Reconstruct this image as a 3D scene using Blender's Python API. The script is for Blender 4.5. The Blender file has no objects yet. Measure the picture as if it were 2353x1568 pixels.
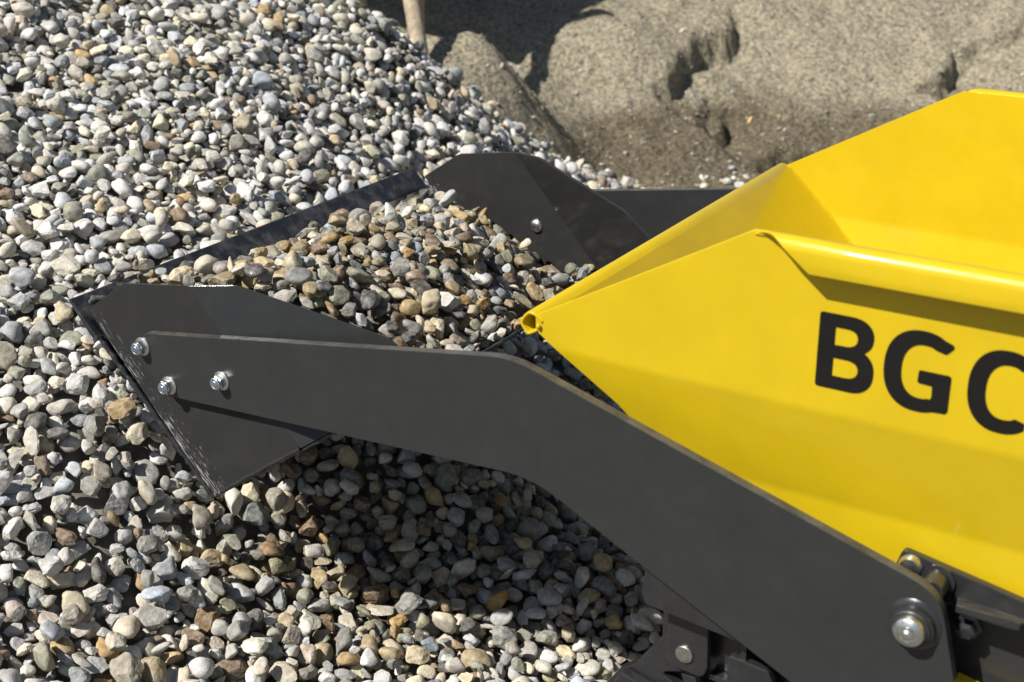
import bpy, bmesh, math, random
import numpy as np
from mathutils import Vector, Matrix, geometry
from mathutils.bvhtree import BVHTree

random.seed(7)
rng = np.random.default_rng(11)
scene = bpy.context.scene
COL = scene.collection

# ------------------------------------------------------------------ camera
# metres; x along the machine, y away from the camera, z up, lens height = 0
CAM = np.array([0.0, -1.05, 0.0])
ROT = np.array([[.8498, -.1994, -.4879], [.5271, .3216, .7866], [0., .9257, -.3784]])
cam_data = bpy.data.cameras.new("camera")
cam = bpy.data.objects.new("camera", cam_data)
COL.objects.link(cam)
m = Matrix.Identity(4)
for i in range(3):
    m[i][0], m[i][1], m[i][2], m[i][3] = ROT[i, 0], ROT[i, 1], -ROT[i, 2], CAM[i]
cam.matrix_world = m
cam_data.sensor_width = 36.0
cam_data.lens = 48.8
cam_data.clip_start = 0.05
cam_data.clip_end = 2000.0
cam_data.dof.use_dof = True
cam_data.dof.focus_distance = 1.70
cam_data.dof.aperture_fstop = 7.5
cam_data.dof.aperture_blades = 0
scene.camera = cam

# ------------------------------------------------------------------ sky, sun, exposure
SUN = np.array([.29, .600, -.755]); SUN /= np.linalg.norm(SUN)
world = bpy.data.worlds.new("World")
scene.world = world
world.use_nodes = True
wn = world.node_tree.nodes
sky = wn.new("ShaderNodeTexSky")
sky.sky_type = 'NISHITA'
sky.sun_disc = False
sky.sun_elevation = math.asin(-SUN[2])
sky.sun_rotation = math.atan2(-SUN[0], -SUN[1])
sky.altitude = 300
sky.dust_density = 1.0
wn["Background"].inputs["Strength"].default_value = 0.055
world.node_tree.links.new(sky.outputs[0], wn["Background"].inputs["Color"])
sd = bpy.data.lights.new("sun", 'SUN')
sd.energy = 5.0
sd.angle = math.radians(0.53)
sd.color = (1.0, .96, .90)
so = bpy.data.objects.new("sun", sd)
so.rotation_euler = Vector(SUN).to_track_quat('-Z', 'Y').to_euler()
so.location = (-2, -4, 5)
COL.objects.link(so)
scene.view_settings.view_transform = 'Standard'
scene.view_settings.look = 'None'
scene.view_settings.exposure = 0.30
scene.view_settings.gamma = 1.0
scene.view_settings.use_curve_mapping = False

GROUND = -1.10

# ------------------------------------------------------------------ helpers
def project(P):
    """world points (n,3) -> picture coordinates on a 2353 px wide frame, and depth"""
    c = (np.atleast_2d(P) - CAM) @ ROT
    return 1176.5 + 3190 * c[:, 0] / c[:, 2], 784 - 3190 * c[:, 1] / c[:, 2], c[:, 2]

def at(u, v, d):
    r = ROT @ np.array([(u - 1176.5) / 3190, -(v - 784) / 3190, 1.0])
    return CAM + d * r

def tag(o, label=None, category=None, group=None, kind=None):
    for k, v in (("label", label), ("category", category), ("group", group), ("kind", kind)):
        if v:
            o[k] = v
    return o

def empty(name, loc):
    o = bpy.data.objects.new(name, None)
    o.empty_display_size = 0.05
    o.location = loc
    COL.objects.link(o)
    return o

def link(o, parent=None):
    COL.objects.link(o)
    if parent is not None:
        o.parent = parent
        root = parent
        while root.parent is not None:
            root = root.parent
        if parent is root:
            o.matrix_parent_inverse = Matrix.Translation(-Vector(root.location))
    return o

def mesh(name, verts, faces, mat, parent=None, smooth=False):
    me = bpy.data.meshes.new(name)
    me.from_pydata([tuple(map(float, v)) for v in verts], [], faces)
    me.update()
    if smooth:
        me.polygons.foreach_set("use_smooth", [True] * len(me.polygons))
    o = bpy.data.objects.new(name, me)
    if mat:
        me.materials.append(mat)
    return link(o, parent)

def solid(o, t, offset=-1.0):
    s = o.modifiers.new("thickness", 'SOLIDIFY')
    s.thickness = t
    s.offset = offset
    return o

def bevel(o, w=.0012, seg=2, ang=35):
    b = o.modifiers.new("edge", 'BEVEL')
    b.width = w
    b.segments = seg
    b.limit_method = 'ANGLE'
    b.angle_limit = math.radians(ang)
    b.harden_normals = False
    return o

def fillet(pts, radii, seg=7):
    """round the corners of a closed 2-D polygon"""
    n = len(pts)
    out = []
    if not hasattr(radii, "__len__"):
        radii = [radii] * n
    for i in range(n):
        p, a, b = np.array(pts[i], float), np.array(pts[i - 1], float), np.array(pts[(i + 1) % n], float)
        r = radii[i]
        if r <= 0:
            out.append(tuple(p)); continue
        u, w = a - p, b - p
        lu, lw = np.linalg.norm(u), np.linalg.norm(w)
        u, w = u / lu, w / lw
        ang = math.acos(max(-1, min(1, u @ w)))
        t = min(r / math.tan(ang / 2), .48 * lu, .48 * lw)
        p0, p2 = p + u * t, p + w * t
        for k in range(seg + 1):
            s = k / seg
            out.append(tuple((1 - s) ** 2 * p0 + 2 * s * (1 - s) * p + s * s * p2))
    return out

def prism(name, poly, y0, y1, mat, parent=None, bev=.0012):
    """plate: polygon in x,z extruded from y0 to y1"""
    n = len(poly)
    v = [(x, y0, z) for x, z in poly] + [(x, y1, z) for x, z in poly]
    a = sum(poly[i][0] * poly[(i + 1) % n][1] - poly[(i + 1) % n][0] * poly[i][1] for i in range(n))
    f0 = list(range(n)); f1 = list(range(n, 2 * n))[::-1]
    side = [(i, i + n, (i + 1) % n + n, (i + 1) % n) for i in range(n)]
    if a < 0:
        f0, f1 = f0[::-1], f1[::-1]
        side = [s[::-1] for s in side]
    o = mesh(name, v, [tuple(f0), tuple(f1)] + side, mat, parent)
    if bev:
        bevel(o, bev)
    return o

def lathe_y(name, c, prof, mat, parent=None, seg=32, smooth=True, hexpart=None):
    """revolve (radius, y) profile about the y axis through c=(x,z)"""
    v, f = [], []
    for r, y in prof:
        for k in range(seg):
            a = 2 * math.pi * k / seg
            v.append((c[0] + r * math.cos(a), y, c[1] + r * math.sin(a)))
    for i in range(len(prof) - 1):
        for k in range(seg):
            k2 = (k + 1) % seg
            f.append((i * seg + k, i * seg + k2, (i + 1) * seg + k2, (i + 1) * seg + k))
    f.append(tuple(range(seg))[::-1])
    f.append(tuple(range((len(prof) - 1) * seg, len(prof) * seg)))
    o = mesh(name, v, f, mat, parent, smooth)
    bm = bmesh.new(); bm.from_mesh(o.data)
    bmesh.ops.recalc_face_normals(bm, faces=bm.faces)
    for e in bm.edges:
        if len(e.link_faces) == 2 and e.calc_face_angle(0) > math.radians(32):
            e.smooth = False
    bm.to_mesh(o.data); bm.free()
    return o

def box(name, lo, hi, mat, parent=None, bev=.001):
    return prism(name, [(lo[0], lo[2]), (hi[0], lo[2]), (hi[0], hi[2]), (lo[0], hi[2])], lo[1], hi[1], mat, parent, bev)

def tps(ctrl, lam=1e-4):
    c = np.array(ctrl, float)
    P, z = c[:, :2], c[:, 2]
    n = len(c)
    d = np.linalg.norm(P[:, None] - P[None], axis=2)
    K = np.where(d > 0, d * d * np.log(d + 1e-12), 0) + lam * np.eye(n)
    Q = np.hstack([np.ones((n, 1)), P])
    A = np.block([[K, Q], [Q.T, np.zeros((3, 3))]])
    w = np.linalg.solve(A, np.concatenate([z, np.zeros(3)]))
    def f(x, y):
        x, y = np.asarray(x, float), np.asarray(y, float)
        out = w[n] + w[n + 1] * x + w[n + 2] * y
        for i in range(n):
            r2 = (x - P[i, 0]) ** 2 + (y - P[i, 1]) ** 2
            out = out + w[i] * .5 * r2 * np.log(r2 + 1e-12)
        return out
    return f

def vnoise(x, y, seed=0):
    """smooth value noise on arrays"""
    xi, yi = np.floor(x).astype(int), np.floor(y).astype(int)
    fx, fy = x - xi, y - yi
    fx, fy = fx * fx * (3 - 2 * fx), fy * fy * (3 - 2 * fy)
    def h(a, b):
        n = (a * 374761393 + b * 668265263 + seed * 1442695041) & 0x7fffffff
        n = ((n ^ (n >> 13)) * 1274126177) & 0x7fffffff
        return ((n ^ (n >> 16)) & 0xffff) / 65535.0
    return (h(xi, yi) * (1 - fx) + h(xi + 1, yi) * fx) * (1 - fy) + (h(xi, yi + 1) * (1 - fx) + h(xi + 1, yi + 1) * fx) * fy - .5

def fbm(x, y, octaves=4, seed=0):
    s, a = 0, 1
    for k in range(octaves):
        s = s + a * vnoise(x * 2 ** k + 17.3 * k, y * 2 ** k - 9.1 * k, seed + k)
        a *= .5
    return s

# ------------------------------------------------------------------ materials
def new_mat(name):
    mt = bpy.data.materials.new(name)
    mt.use_nodes = True
    nt = mt.node_tree
    return mt, nt, nt.nodes["Principled BSDF"]

def node(nt, t, **kw):
    n = nt.nodes.new(t)
    for k, v in kw.items():
        if k in n.inputs.keys():
            n.inputs[k].default_value = v
        else:
            setattr(n, k, v)
    return n

def ramp(nt, stops):
    r = nt.nodes.new("ShaderNodeValToRGB")
    el = r.color_ramp.elements
    while len(el) < len(stops):
        el.new(.5)
    for e, (p, c) in zip(el, stops):
        e.position = p
        e.color = c if len(c) == 4 else (*c, 1)
    return r

def mixc(nt, fac, a, b, mode='MIX'):
    mx = nt.nodes.new("ShaderNodeMix")
    mx.data_type = 'RGBA'
    mx.blend_type = mode
    for sock, val in ((mx.inputs[0], fac), (mx.inputs[6], a), (mx.inputs[7], b)):
        if isinstance(val, bpy.types.NodeSocket):
            nt.links.new(val, sock)
        elif hasattr(val, "__len__"):
            sock.default_value = (*val, 1) if len(val) == 3 else val
        else:
            sock.default_value = val
    return mx.outputs[2]

def mth(nt, op, a, b=None, clamp=False):
    n = nt.nodes.new("ShaderNodeMath")
    n.operation = op
    n.use_clamp = clamp
    for s, val in zip(n.inputs, (a, b)):
        if val is None:
            continue
        if isinstance(val, bpy.types.NodeSocket):
            nt.links.new(val, s)
        else:
            s.default_value = val
    return n.outputs[0]

def maprange(nt, val, a, b, c=0., d=1.):
    n = nt.nodes.new("ShaderNodeMapRange")
    nt.links.new(val, n.inputs[0])
    for i, x in enumerate((a, b, c, d)):
        n.inputs[i + 1].default_value = x
    return n.outputs[0]

def mat_stone():
    mt, nt, b = new_mat("stone")
    at_ = node(nt, "ShaderNodeAttribute", attribute_name="stone")
    tc = node(nt, "ShaderNodeTexCoord")
    n1 = node(nt, "ShaderNodeTexNoise", Scale=130., Detail=5., Roughness=.65)
    n2 = node(nt, "ShaderNodeTexNoise", Scale=900., Detail=3., Roughness=.7)
    n3 = node(nt, "ShaderNodeTexNoise", Scale=55., Detail=3., Roughness=.55, Distortion=1.2)
    vo = node(nt, "ShaderNodeTexVoronoi", Scale=420.)
    for n in (n1, n2, n3, vo):
        nt.links.new(tc.outputs["Object"], n.inputs["Vector"])
    dark = mixc(nt, 1., at_.outputs["Color"], (.74, .70, .64), 'MULTIPLY')
    lite = mixc(nt, .22, at_.outputs["Color"], (.80, .77, .71))
    r1 = ramp(nt, [(.36, (0, 0, 0)), (.66, (1, 1, 1))])
    nt.links.new(n1.outputs[0], r1.inputs[0])
    c = mixc(nt, r1.outputs[0], dark, lite)
    # warm iron stains on some faces
    r3 = ramp(nt, [(.58, (0, 0, 0)), (.74, (1, 1, 1))])
    nt.links.new(n3.outputs[0], r3.inputs[0])
    c = mixc(nt, mth(nt, 'MULTIPLY', r3.outputs[0], .22), c, (.38, .30, .17))
    # fine grain
    r2 = ramp(nt, [(.3, (.78, .78, .78)), (.7, (1.13, 1.13, 1.13))])
    nt.links.new(n2.outputs[0], r2.inputs[0])
    c = mixc(nt, 1., c, r2.outputs[0], 'MULTIPLY')
    # pits
    rv = ramp(nt, [(.0, (.55, .53, .5)), (.22, (1, 1, 1))])
    nt.links.new(vo.outputs["Distance"], rv.inputs[0])
    c = mixc(nt, .35, c, rv.outputs[0], 'MULTIPLY')
    nt.links.new(c, b.inputs["Base Color"])
    wet = at_.outputs["Alpha"]
    patch = maprange(nt, n3.outputs[0], .35, .6, .25, 1.)
    w = mth(nt, 'MULTIPLY', wet, patch, True)
    nt.links.new(maprange(nt, w, 0., 1., .92, .16), b.inputs["Roughness"])
    nt.links.new(maprange(nt, w, 0., 1., .18, .55), b.inputs["Specular IOR Level"])
    bp = node(nt, "ShaderNodeBump", Strength=.55, Distance=.0014)
    h = mth(nt, 'ADD', mth(nt, 'MULTIPLY', n1.outputs[0], 1.2), mth(nt, 'MULTIPLY', n2.outputs[0], .45))
    h = mth(nt, 'ADD', h, mth(nt, 'MULTIPLY', vo.outputs["Distance"], .35))
    nt.links.new(h, bp.inputs["Height"])
    nt.links.new(bp.outputs[0], b.inputs["Normal"])
    return mt

def mat_paint(name, col, rough=.24, coat=.25, dust=.0, dustcol=(.35, .33, .29), wear=None, wearcol=(.45, .44, .42), spec=.5, ripple=.02, coatrough=.14, topdust=0.):
    mt, nt, b = new_mat(name)
    tc = node(nt, "ShaderNodeTexCoord")
    n1 = node(nt, "ShaderNodeTexNoise", Scale=14., Detail=4., Roughness=.6)
    n2 = node(nt, "ShaderNodeTexNoise", Scale=700., Detail=2.)
    n3 = node(nt, "ShaderNodeTexNoise", Scale=45., Detail=6., Roughness=.7)
    for n in (n1, n2, n3):
        nt.links.new(tc.outputs["Object"], n.inputs["Vector"])
    c = mixc(nt, maprange(nt, n1.outputs[0], .3, .7, 0, 1), [x * .94 for x in col], [min(1, x * 1.05) for x in col])
    if dust:
        r = ramp(nt, [(.45, (0, 0, 0)), (.8, (1, 1, 1))])
        nt.links.new(n3.outputs[0], r.inputs[0])
        c = mixc(nt, mth(nt, 'MULTIPLY', r.outputs[0], dust), c, dustcol)
        # specks
        vo = node(nt, "ShaderNodeTexVoronoi", Scale=260.)
        nt.links.new(tc.outputs["Object"], vo.inputs["Vector"])
        sp = mth(nt, 'MULTIPLY', maprange(nt, vo.outputs["Distance"], .16, .06, 0, 1), maprange(nt, n3.outputs[0], .58, .68, 0, 1))
        c = mixc(nt, mth(nt, 'MULTIPLY', sp, min(1., dust * 5)), c, dustcol)
    rgh = maprange(nt, n3.outputs[0], .3, .75, rough * .8, rough * 1.45)
    if wear:
        # scuffs that follow one edge: (point, direction along the edge, normal into the plate, reach)
        p, e, nn, reach, amount = wear
        sep = node(nt, "ShaderNodeSeparateXYZ")
        nt.links.new(tc.outputs["Object"], sep.inputs[0])
        def dot(dv):
            return mth(nt, 'ADD', mth(nt, 'MULTIPLY', mth(nt, 'SUBTRACT', sep.outputs[0], p[0]), dv[0]),
                       mth(nt, 'MULTIPLY', mth(nt, 'SUBTRACT', sep.outputs[2], p[1]), dv[1]))
        de, dn = dot(e), dot(nn)
        cmb = node(nt, "ShaderNodeCombineXYZ")
        nt.links.new(mth(nt, 'MULTIPLY', de, 60.), cmb.inputs[0])
        nt.links.new(mth(nt, 'MULTIPLY', dn, 520.), cmb.inputs[1])
        ns = node(nt, "ShaderNodeTexNoise", Scale=1., Detail=4., Roughness=.75, Distortion=.6)
        nt.links.new(cmb.outputs[0], ns.inputs["Vector"])
        fall = maprange(nt, dn, 0., reach, 1., 0.)
        big = maprange(nt, n1.outputs[0], .40, .62, .65, 1.)
        thr = mth(nt, 'SUBTRACT', .86, mth(nt, 'MULTIPLY', mth(nt, 'MULTIPLY', fall, big), amount))
        msk = mth(nt, 'MULTIPLY', mth(nt, 'SUBTRACT', ns.outputs[0], thr), 16., True)
        c = mixc(nt, mth(nt, 'MULTIPLY', msk, .6), c, wearcol)
        rgh = mth(nt, 'ADD', rgh, mth(nt, 'MULTIPLY', msk, .3), True)
    if topdust:
        # stone dust lying on upward edges
        ge = node(nt, "ShaderNodeNewGeometry")
        sp_ = node(nt, "ShaderNodeSeparateXYZ")
        nt.links.new(ge.outputs["True Normal"], sp_.inputs[0])
        up = maprange(nt, sp_.outputs[2], .45, .8, 0., 1.)
        c = mixc(nt, mth(nt, 'MULTIPLY', mth(nt, 'MULTIPLY', up, maprange(nt, n3.outputs[0], .35, .6, .2, 1.)), topdust), c, (.24, .215, .165))
    nt.links.new(c, b.inputs["Base Color"])
    nt.links.new(rgh, b.inputs["Roughness"])
    b.inputs["Specular IOR Level"].default_value = spec
    b.inputs["Coat Weight"].default_value = coat
    b.inputs["Coat Roughness"].default_value = coatrough
    bp = node(nt, "ShaderNodeBump", Strength=ripple, Distance=.002)
    nt.links.new(mth(nt, 'ADD', n2.outputs[0], mth(nt, 'MULTIPLY', n1.outputs[0], 3.)), bp.inputs["Height"])
    nt.links.new(bp.outputs[0], b.inputs["Normal"])
    return mt

def mat_simple(name, col, rough=.5, metal=0., noise=30., var=.15, bump=.1):
    mt, nt, b = new_mat(name)
    tc = node(nt, "ShaderNodeTexCoord")
    n1 = node(nt, "ShaderNodeTexNoise", Scale=noise, Detail=5., Roughness=.6)
    nt.links.new(tc.outputs["Object"], n1.inputs["Vector"])
    c = mixc(nt, n1.outputs[0], [x * (1 - var) for x in col], [min(1, x * (1 + var)) for x in col])
    nt.links.new(c, b.inputs["Base Color"])
    nt.links.new(maprange(nt, n1.outputs[0], .3, .7, rough * .8, min(1, rough * 1.25)), b.inputs["Roughness"])
    b.inputs["Metallic"].default_value = metal
    bp = node(nt, "ShaderNodeBump", Strength=bump, Distance=.001)
    nt.links.new(n1.outputs[0], bp.inputs["Height"])
    nt.links.new(bp.outputs[0], b.inputs["Normal"])
    return mt

def mat_sand():
    mt, nt, b = new_mat("sand")
    tc = node(nt, "ShaderNodeTexCoord")
    n1 = node(nt, "ShaderNodeTexNoise", Scale=3.2, Detail=5., Roughness=.6)
    n2 = node(nt, "ShaderNodeTexNoise", Scale=75., Detail=4., Roughness=.8)
    n4 = node(nt, "ShaderNodeTexNoise", Scale=38., Detail=4., Roughness=.7)
    vo = node(nt, "ShaderNodeTexVoronoi", Scale=95.)
    for n in (n1, n2, n4, vo):
        nt.links.new(tc.outputs["Object"], n.inputs["Vector"])
    sep = node(nt, "ShaderNodeSeparateXYZ")
    nt.links.new(tc.outputs["Object"], sep.inputs[0])
    # moist foot of the heap
    zz = mth(nt, 'ADD', sep.outputs[2], mth(nt, 'MULTIPLY', mth(nt, 'SUBTRACT', n1.outputs[0], .5), .16))
    wet = maprange(nt, zz, -.87, -.93, 0., 1.)
    c = mixc(nt, n1.outputs[0], (.33, .29, .208), (.41, .365, .265))
    c = mixc(nt, wet, c, (.175, .146, .098))
    r2 = ramp(nt, [(.38, (.36, .35, .34)), (.5, (1, 1, 1)), (.62, (1.6, 1.55, 1.46))])
    nt.links.new(n2.outputs[0], r2.inputs[0])
    c = mixc(nt, .8, c, r2.outputs[0], 'MULTIPLY')
    sp = maprange(nt, vo.outputs["Distance"], .30, .12, 0, 1)
    hue = mixc(nt, vo.outputs["Color"], (.10, .09, .08), (.55, .52, .46))
    c = mixc(nt, mth(nt, 'MULTIPLY', sp, .45), c, hue)
    nt.links.new(c, b.inputs["Base Color"])
    b.inputs["Roughness"].default_value = .95
    b.inputs["Specular IOR Level"].default_value = .12
    bp = node(nt, "ShaderNodeBump", Strength=1., Distance=.02)
    nt.links.new(mth(nt, 'ADD', mth(nt, 'MULTIPLY', n2.outputs[0], .6), n4.outputs[0]), bp.inputs["Height"])
    nt.links.new(bp.outputs[0], b.inputs["Normal"])
    return mt

def mat_ground():
    mt, nt, b = new_mat("ground_gravel")
    tc = node(nt, "ShaderNodeTexCoord")
    vo = node(nt, "ShaderNodeTexVoronoi", Scale=42.)
    n1 = node(nt, "ShaderNodeTexNoise", Scale=9., Detail=5.)
    for n in (vo, n1):
        nt.links.new(tc.outputs["Object"], n.inputs["Vector"])
    c = mixc(nt, vo.outputs["Color"], (.10, .09, .08), (.30, .28, .25))
    rv = ramp(nt, [(.25, (1, 1, 1)), (.7, (.35, .34, .32))])
    nt.links.new(vo.outputs["Distance"], rv.inputs[0])
    c = mixc(nt, 1., c, rv.outputs[0], 'MULTIPLY')
    c = mixc(nt, .5, c, mixc(nt, n1.outputs[0], (.10, .09, .07), (.26, .24, .2)))
    nt.links.new(c, b.inputs["Base Color"])
    b.inputs["Roughness"].default_value = .95
    bp = node(nt, "ShaderNodeBump", Strength=.8, Distance=.012)
    bp.invert = True
    nt.links.new(vo.outputs["Distance"], bp.inputs["Height"])
    nt.links.new(bp.outputs[0], b.inputs["Normal"])
    return mt

def mat_wood():
    mt, nt, b = new_mat("weathered_wood")
    tc = node(nt, "ShaderNodeTexCoord")
    mp = node(nt, "ShaderNodeMapping")
    mp.inputs["Scale"].default_value = (60, 60, 4)
    nt.links.new(tc.outputs["Object"], mp.inputs[0])
    n1 = node(nt, "ShaderNodeTexNoise", Scale=1., Detail=6., Roughness=.65, Distortion=.5)
    nt.links.new(mp.outputs[0], n1.inputs["Vector"])
    r = ramp(nt, [(.3, (.20, .155, .105)), (.55, (.42, .34, .24)), (.75, (.52, .44, .33))])
    nt.links.new(n1.outputs[0], r.inputs[0])
    nt.links.new(r.outputs[0], b.inputs["Base Color"])
    b.inputs["Roughness"].default_value = .8
    bp = node(nt, "ShaderNodeBump", Strength=.4, Distance=.002)
    nt.links.new(n1.outputs[0], bp.inputs["Height"])
    nt.links.new(bp.outputs[0], b.inputs["Normal"])
    return mt

LIP, HEEL = np.array([-1.2736, -.5832]), np.array([-1.0685, -.7936])
ED = (HEEL - LIP) / np.linalg.norm(HEEL - LIP)
NI = np.array([-ED[1], ED[0]])
REAR = np.array([-.785, -.600])
ER = (REAR - HEEL) / np.linalg.norm(REAR - HEEL)

M_STONE = mat_stone()
M_DARK = mat_paint("anthracite_paint", (.0288, .0300, .0308), rough=.30, coat=.05, dust=.012, spec=.4,
                   wear=((-.6, -.6), (.86, -.50), (.50, .86), 9., .15), wearcol=(.17, .17, .165), topdust=.32)
M_PLATE = mat_paint("anthracite_paint_scuffed", (.030, .0304, .0303), rough=.14, coat=.0, dust=.02, spec=.22,
                    wear=(tuple(LIP), tuple(ED), tuple(NI), .080, .445), wearcol=(.55, .54, .52), ripple=.03)
M_BLADE = mat_paint("worn_blade", (.020, .022, .027), rough=.42, coat=.0, dust=.26, dustcol=(.42, .40, .36), ripple=.3)
M_GLOSS = mat_paint("black_gloss_paint", (.022, .0225, .024), rough=.22, coat=.4, dust=.03, ripple=.10)
M_YELLOW = mat_paint("yellow_paint", (.612, .433, .008), rough=.34, coat=.38, dust=.010, dustcol=(.7, .6, .3), ripple=.012, spec=.25, coatrough=.09)
M_LETTER = mat_simple("black_vinyl", (.013, .012, .011), rough=.42, var=.1, bump=.02)
M_LETTER.node_tree.nodes["Principled BSDF"].inputs["Specular IOR Level"].default_value = .18
M_ZINC = mat_simple("zinc_steel", (.66, .67, .65), rough=.34, metal=1., noise=220., var=.18, bump=.15)
M_ZINCD = mat_simple("zinc_dull", (.50, .49, .44), rough=.42, metal=1., noise=300., var=.3, bump=.3)
M_NYLON = mat_simple("blue_nylon", (.06, .16, .38), rough=.45, var=.1)
M_RUBBER = mat_simple("black_rubber", (.018, .018, .018), rough=.8, var=.3, noise=60)
M_SAND = mat_sand()
M_GROUND = mat_ground()
M_WOOD = mat_wood()
M_LEAF = mat_simple("dry_leaf", (.56, .40, .16), rough=.6, var=.3, noise=60)

# ------------------------------------------------------------------ terrain: gravel pile and ground sheet
ctrl_img = [(50, 1540, 1.50), (100, 1200, 1.66), (60, 900, 1.76), (20, 700, 1.88), (60, 500, 2.02), (60, 250, 2.25),
            (60, 30, 2.48), (600, 450, 2.22), (600, 200, 2.47), (600, 30, 2.76), (870, 45, 2.93), (1150, 285, 3.13),
            (1000, 160, 3.02), (1450, 432, 3.40), (1250, 392, 3.10), (880, 330, 2.62), (490, 1170, 1.80),
            (700, 1250, 1.86), (700, 1520, 1.68), (1200, 1150, 2.06), (1300, 1480, 1.82), (1000, 1500, 1.73),
            (1400, 1300, 1.97), (1250, 850, 2.42), (1480, 1500, 1.82)]
ctrl = [tuple(at(*c)) for c in ctrl_img]
ctrl += [(-1.10, .50, -.86), (-.95, .50, -.95), (-1.15, .30, -.85), (-.6, .3, -1.08), (-.3, .3, -1.09), (-.5, -.3, -1.07),
         (.2, 0, -1.10), (-.7, .8, -1.05), (-.9, 1.2, -1.05), (-1.2, 1.7, -1.04), (-1.25, 2.2, -1.08),
         (-1.62, 2.10, -1.06), (-1.80, 1.84, -.93), (-1.93, 1.72, -.82), (-2.08, 1.66, -.76), (-2.3, 2.0, -1.0), (-2.3, 1.62, -.62), (-1.34, .0, -.725), (-1.34, .1, -.715), (-1.34, .2, -.70), (-1.34, .5, -.69), (-1.34, .75, -.70),
         (-2.6, 1.4, -.30), (-2.6, .8, -.18), (-1.6, -.3, -.62), (-1.35, -.7, -.80), (-.9, -.8, -1.0), (-2.2, .1, -.30)]
_gt = tps(ctrl, 2e-4)
def ground_z(x, y):
    x, y = np.asarray(x, float), np.asarray(y, float)
    z = np.clip(_gt(np.clip(x, -2.7, .3), np.clip(y, -.9, 2.3)), GROUND, -.12)
    # lumps
    z = z + .018 * fbm(x * 5.0, y * 5.0, 3, 3) * np.clip((z - GROUND) * 4, .15, 1)
    out = np.maximum(np.maximum(-2.7 - x, x - .3), np.maximum(-.9 - y, y - 2.3))
    k = np.clip(out / 1.3, 0, 1)
    k = k * k * (3 - 2 * k)
    return z * (1 - k) + GROUND * k

gx = np.concatenate([[-600, -200, -60, -20, -9, -6], np.arange(-4.6, 1.8, .05), [2.2, 3, 5, 9, 20, 60, 200, 600]])
gy = np.concatenate([[-600, -200, -60, -20, -8, -4, -3], np.arange(-2.4, 4.0, .05), [4.4, 5, 6, 8, 12, 20, 60, 200, 600]])
XX, YY = np.meshgrid(gx, gy)
ZZ = ground_z(XX, YY) - .022
nx, ny = len(gx), len(gy)
faces = [(j * nx + i, j * nx + i + 1, (j + 1) * nx + i + 1, (j + 1) * nx + i) for j in range(ny - 1) for i in range(nx - 1)]
g = mesh("ground", np.stack([XX, YY, ZZ], -1).reshape(-1, 3), faces, M_GROUND, smooth=True)
tag(g, "stony brown ground under the gravel and the sand", "ground", kind="structure")

# ------------------------------------------------------------------ sand heap behind the gravel
sc = [(1250, 240, 3.86), (1400, 400, 3.75), (1700, 430, 3.73), (1900, 330, 3.95), (1560, 260, 3.95), (1300, 200, 3.97),
      (1450, 100, 4.12), (1400, 0, 4.4), (1700, 100, 4.25), (1700, 0, 4.42), (2300, 0, 4.42), (2300, 180, 4.1),
      (2000, 250, 4.05), (1080, 92, 3.62), (1100, 190, 3.48), (1020, 0, 4.3), (1195, 150, 3.98), (1010, 110, 3.62), (1180, 170, 3.62)]
sctrl = [tuple(at(*c)) for c in sc]
sctrl += [(-2.2, 3.9, -.10), (-1.2, 4.3, -.10), (0, 4.6, -.15), (-.2, 3.4, -.85), (.3, 3.0, -1.1), (-1.0, 2.3, -1.08), (-2.9, 3.2, -.35),
          (-2.05, 2.20, -.78), (-2.20, 2.22, -.76), (-2.45, 2.15, -.72), (-1.6, 1.9, -1.08)]
_st = tps(sctrl, 1e-4)
def cast_sand(u, v):
    r = ROT @ np.array([(u - 1176.5) / 3190, -(v - 784) / 3190, 1.0])
    t = np.linspace(3.3, 6, 700)
    P = CAM + t[:, None] * r
    d = P[:, 2] - np.clip(_st(P[:, 0], P[:, 1]), -1.2, .3)
    i = int(np.argmax(d < 0))
    return P[i]
SCARPS = [([(1700, 20), (1640, 75), (1590, 112), (1545, 150), (1485, 205)], .085, .34),
          ([(1655, 180), (1630, 225), (1565, 258)], .085, .22),
          ([(2190, 110), (2150, 160), (2100, 200)], .085, .28),
          ([(2380, 62), (2290, 85), (2200, 128)], .045, .22),
          ([(1880, 322), (1800, 332), (1690, 352)], .055, .18),
          ([(1470, 300), (1400, 262), (1330, 240)], .018, .15)]
def sand_z(x, y):
    z = np.clip(_st(x, y), -1.25, .1)
    for pts, A, L in SCARPS:
        P = np.array([cast_sand(*p)[:2] for p in pts])
        best = np.full(np.shape(x), 9.)
        side = np.zeros(np.shape(x))
        along = np.zeros(np.shape(x))
        wob = .07 * fbm(x * 9, y * 9, 4, 5)
        n = len(P) - 1
        for i in range(n):
            a, b = P[i], P[i + 1]
            ab = b - a
            t = np.clip(((x - a[0]) * ab[0] + (y - a[1]) * ab[1]) / (ab @ ab), 0, 1)
            dx, dy = x - a[0] - t * ab[0], y - a[1] - t * ab[1]
            d = np.hypot(dx, dy)
            s = np.sign(ab[0] * dy - ab[1] * dx)
            m_ = d < best
            best = np.where(m_, d, best); side = np.where(m_, s, side); along = np.where(m_, (i + t) / n, along)
        sd_ = best * side + wob
        taper = np.clip(np.minimum(along, 1 - along) * 5, 0, 1) ** .6
        step = np.clip(sd_ / .022, 0, 1)
        z = z - A * taper * step * np.exp(-np.maximum(sd_, 0) / L)
    z = z + .050 * fbm(x * 2.6, y * 2.6, 3, 21) + .030 * fbm(x * 9, y * 9, 5, 31)
    return z
sx, sy = np.meshgrid(np.linspace(-3.3, .8, 470), np.linspace(1.45, 4.6, 380))
sz = sand_z(sx, sy)
edge = np.minimum(np.minimum(sx + 3.3, .8 - sx), np.minimum(sy - 1.45, 4.6 - sy))
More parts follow.
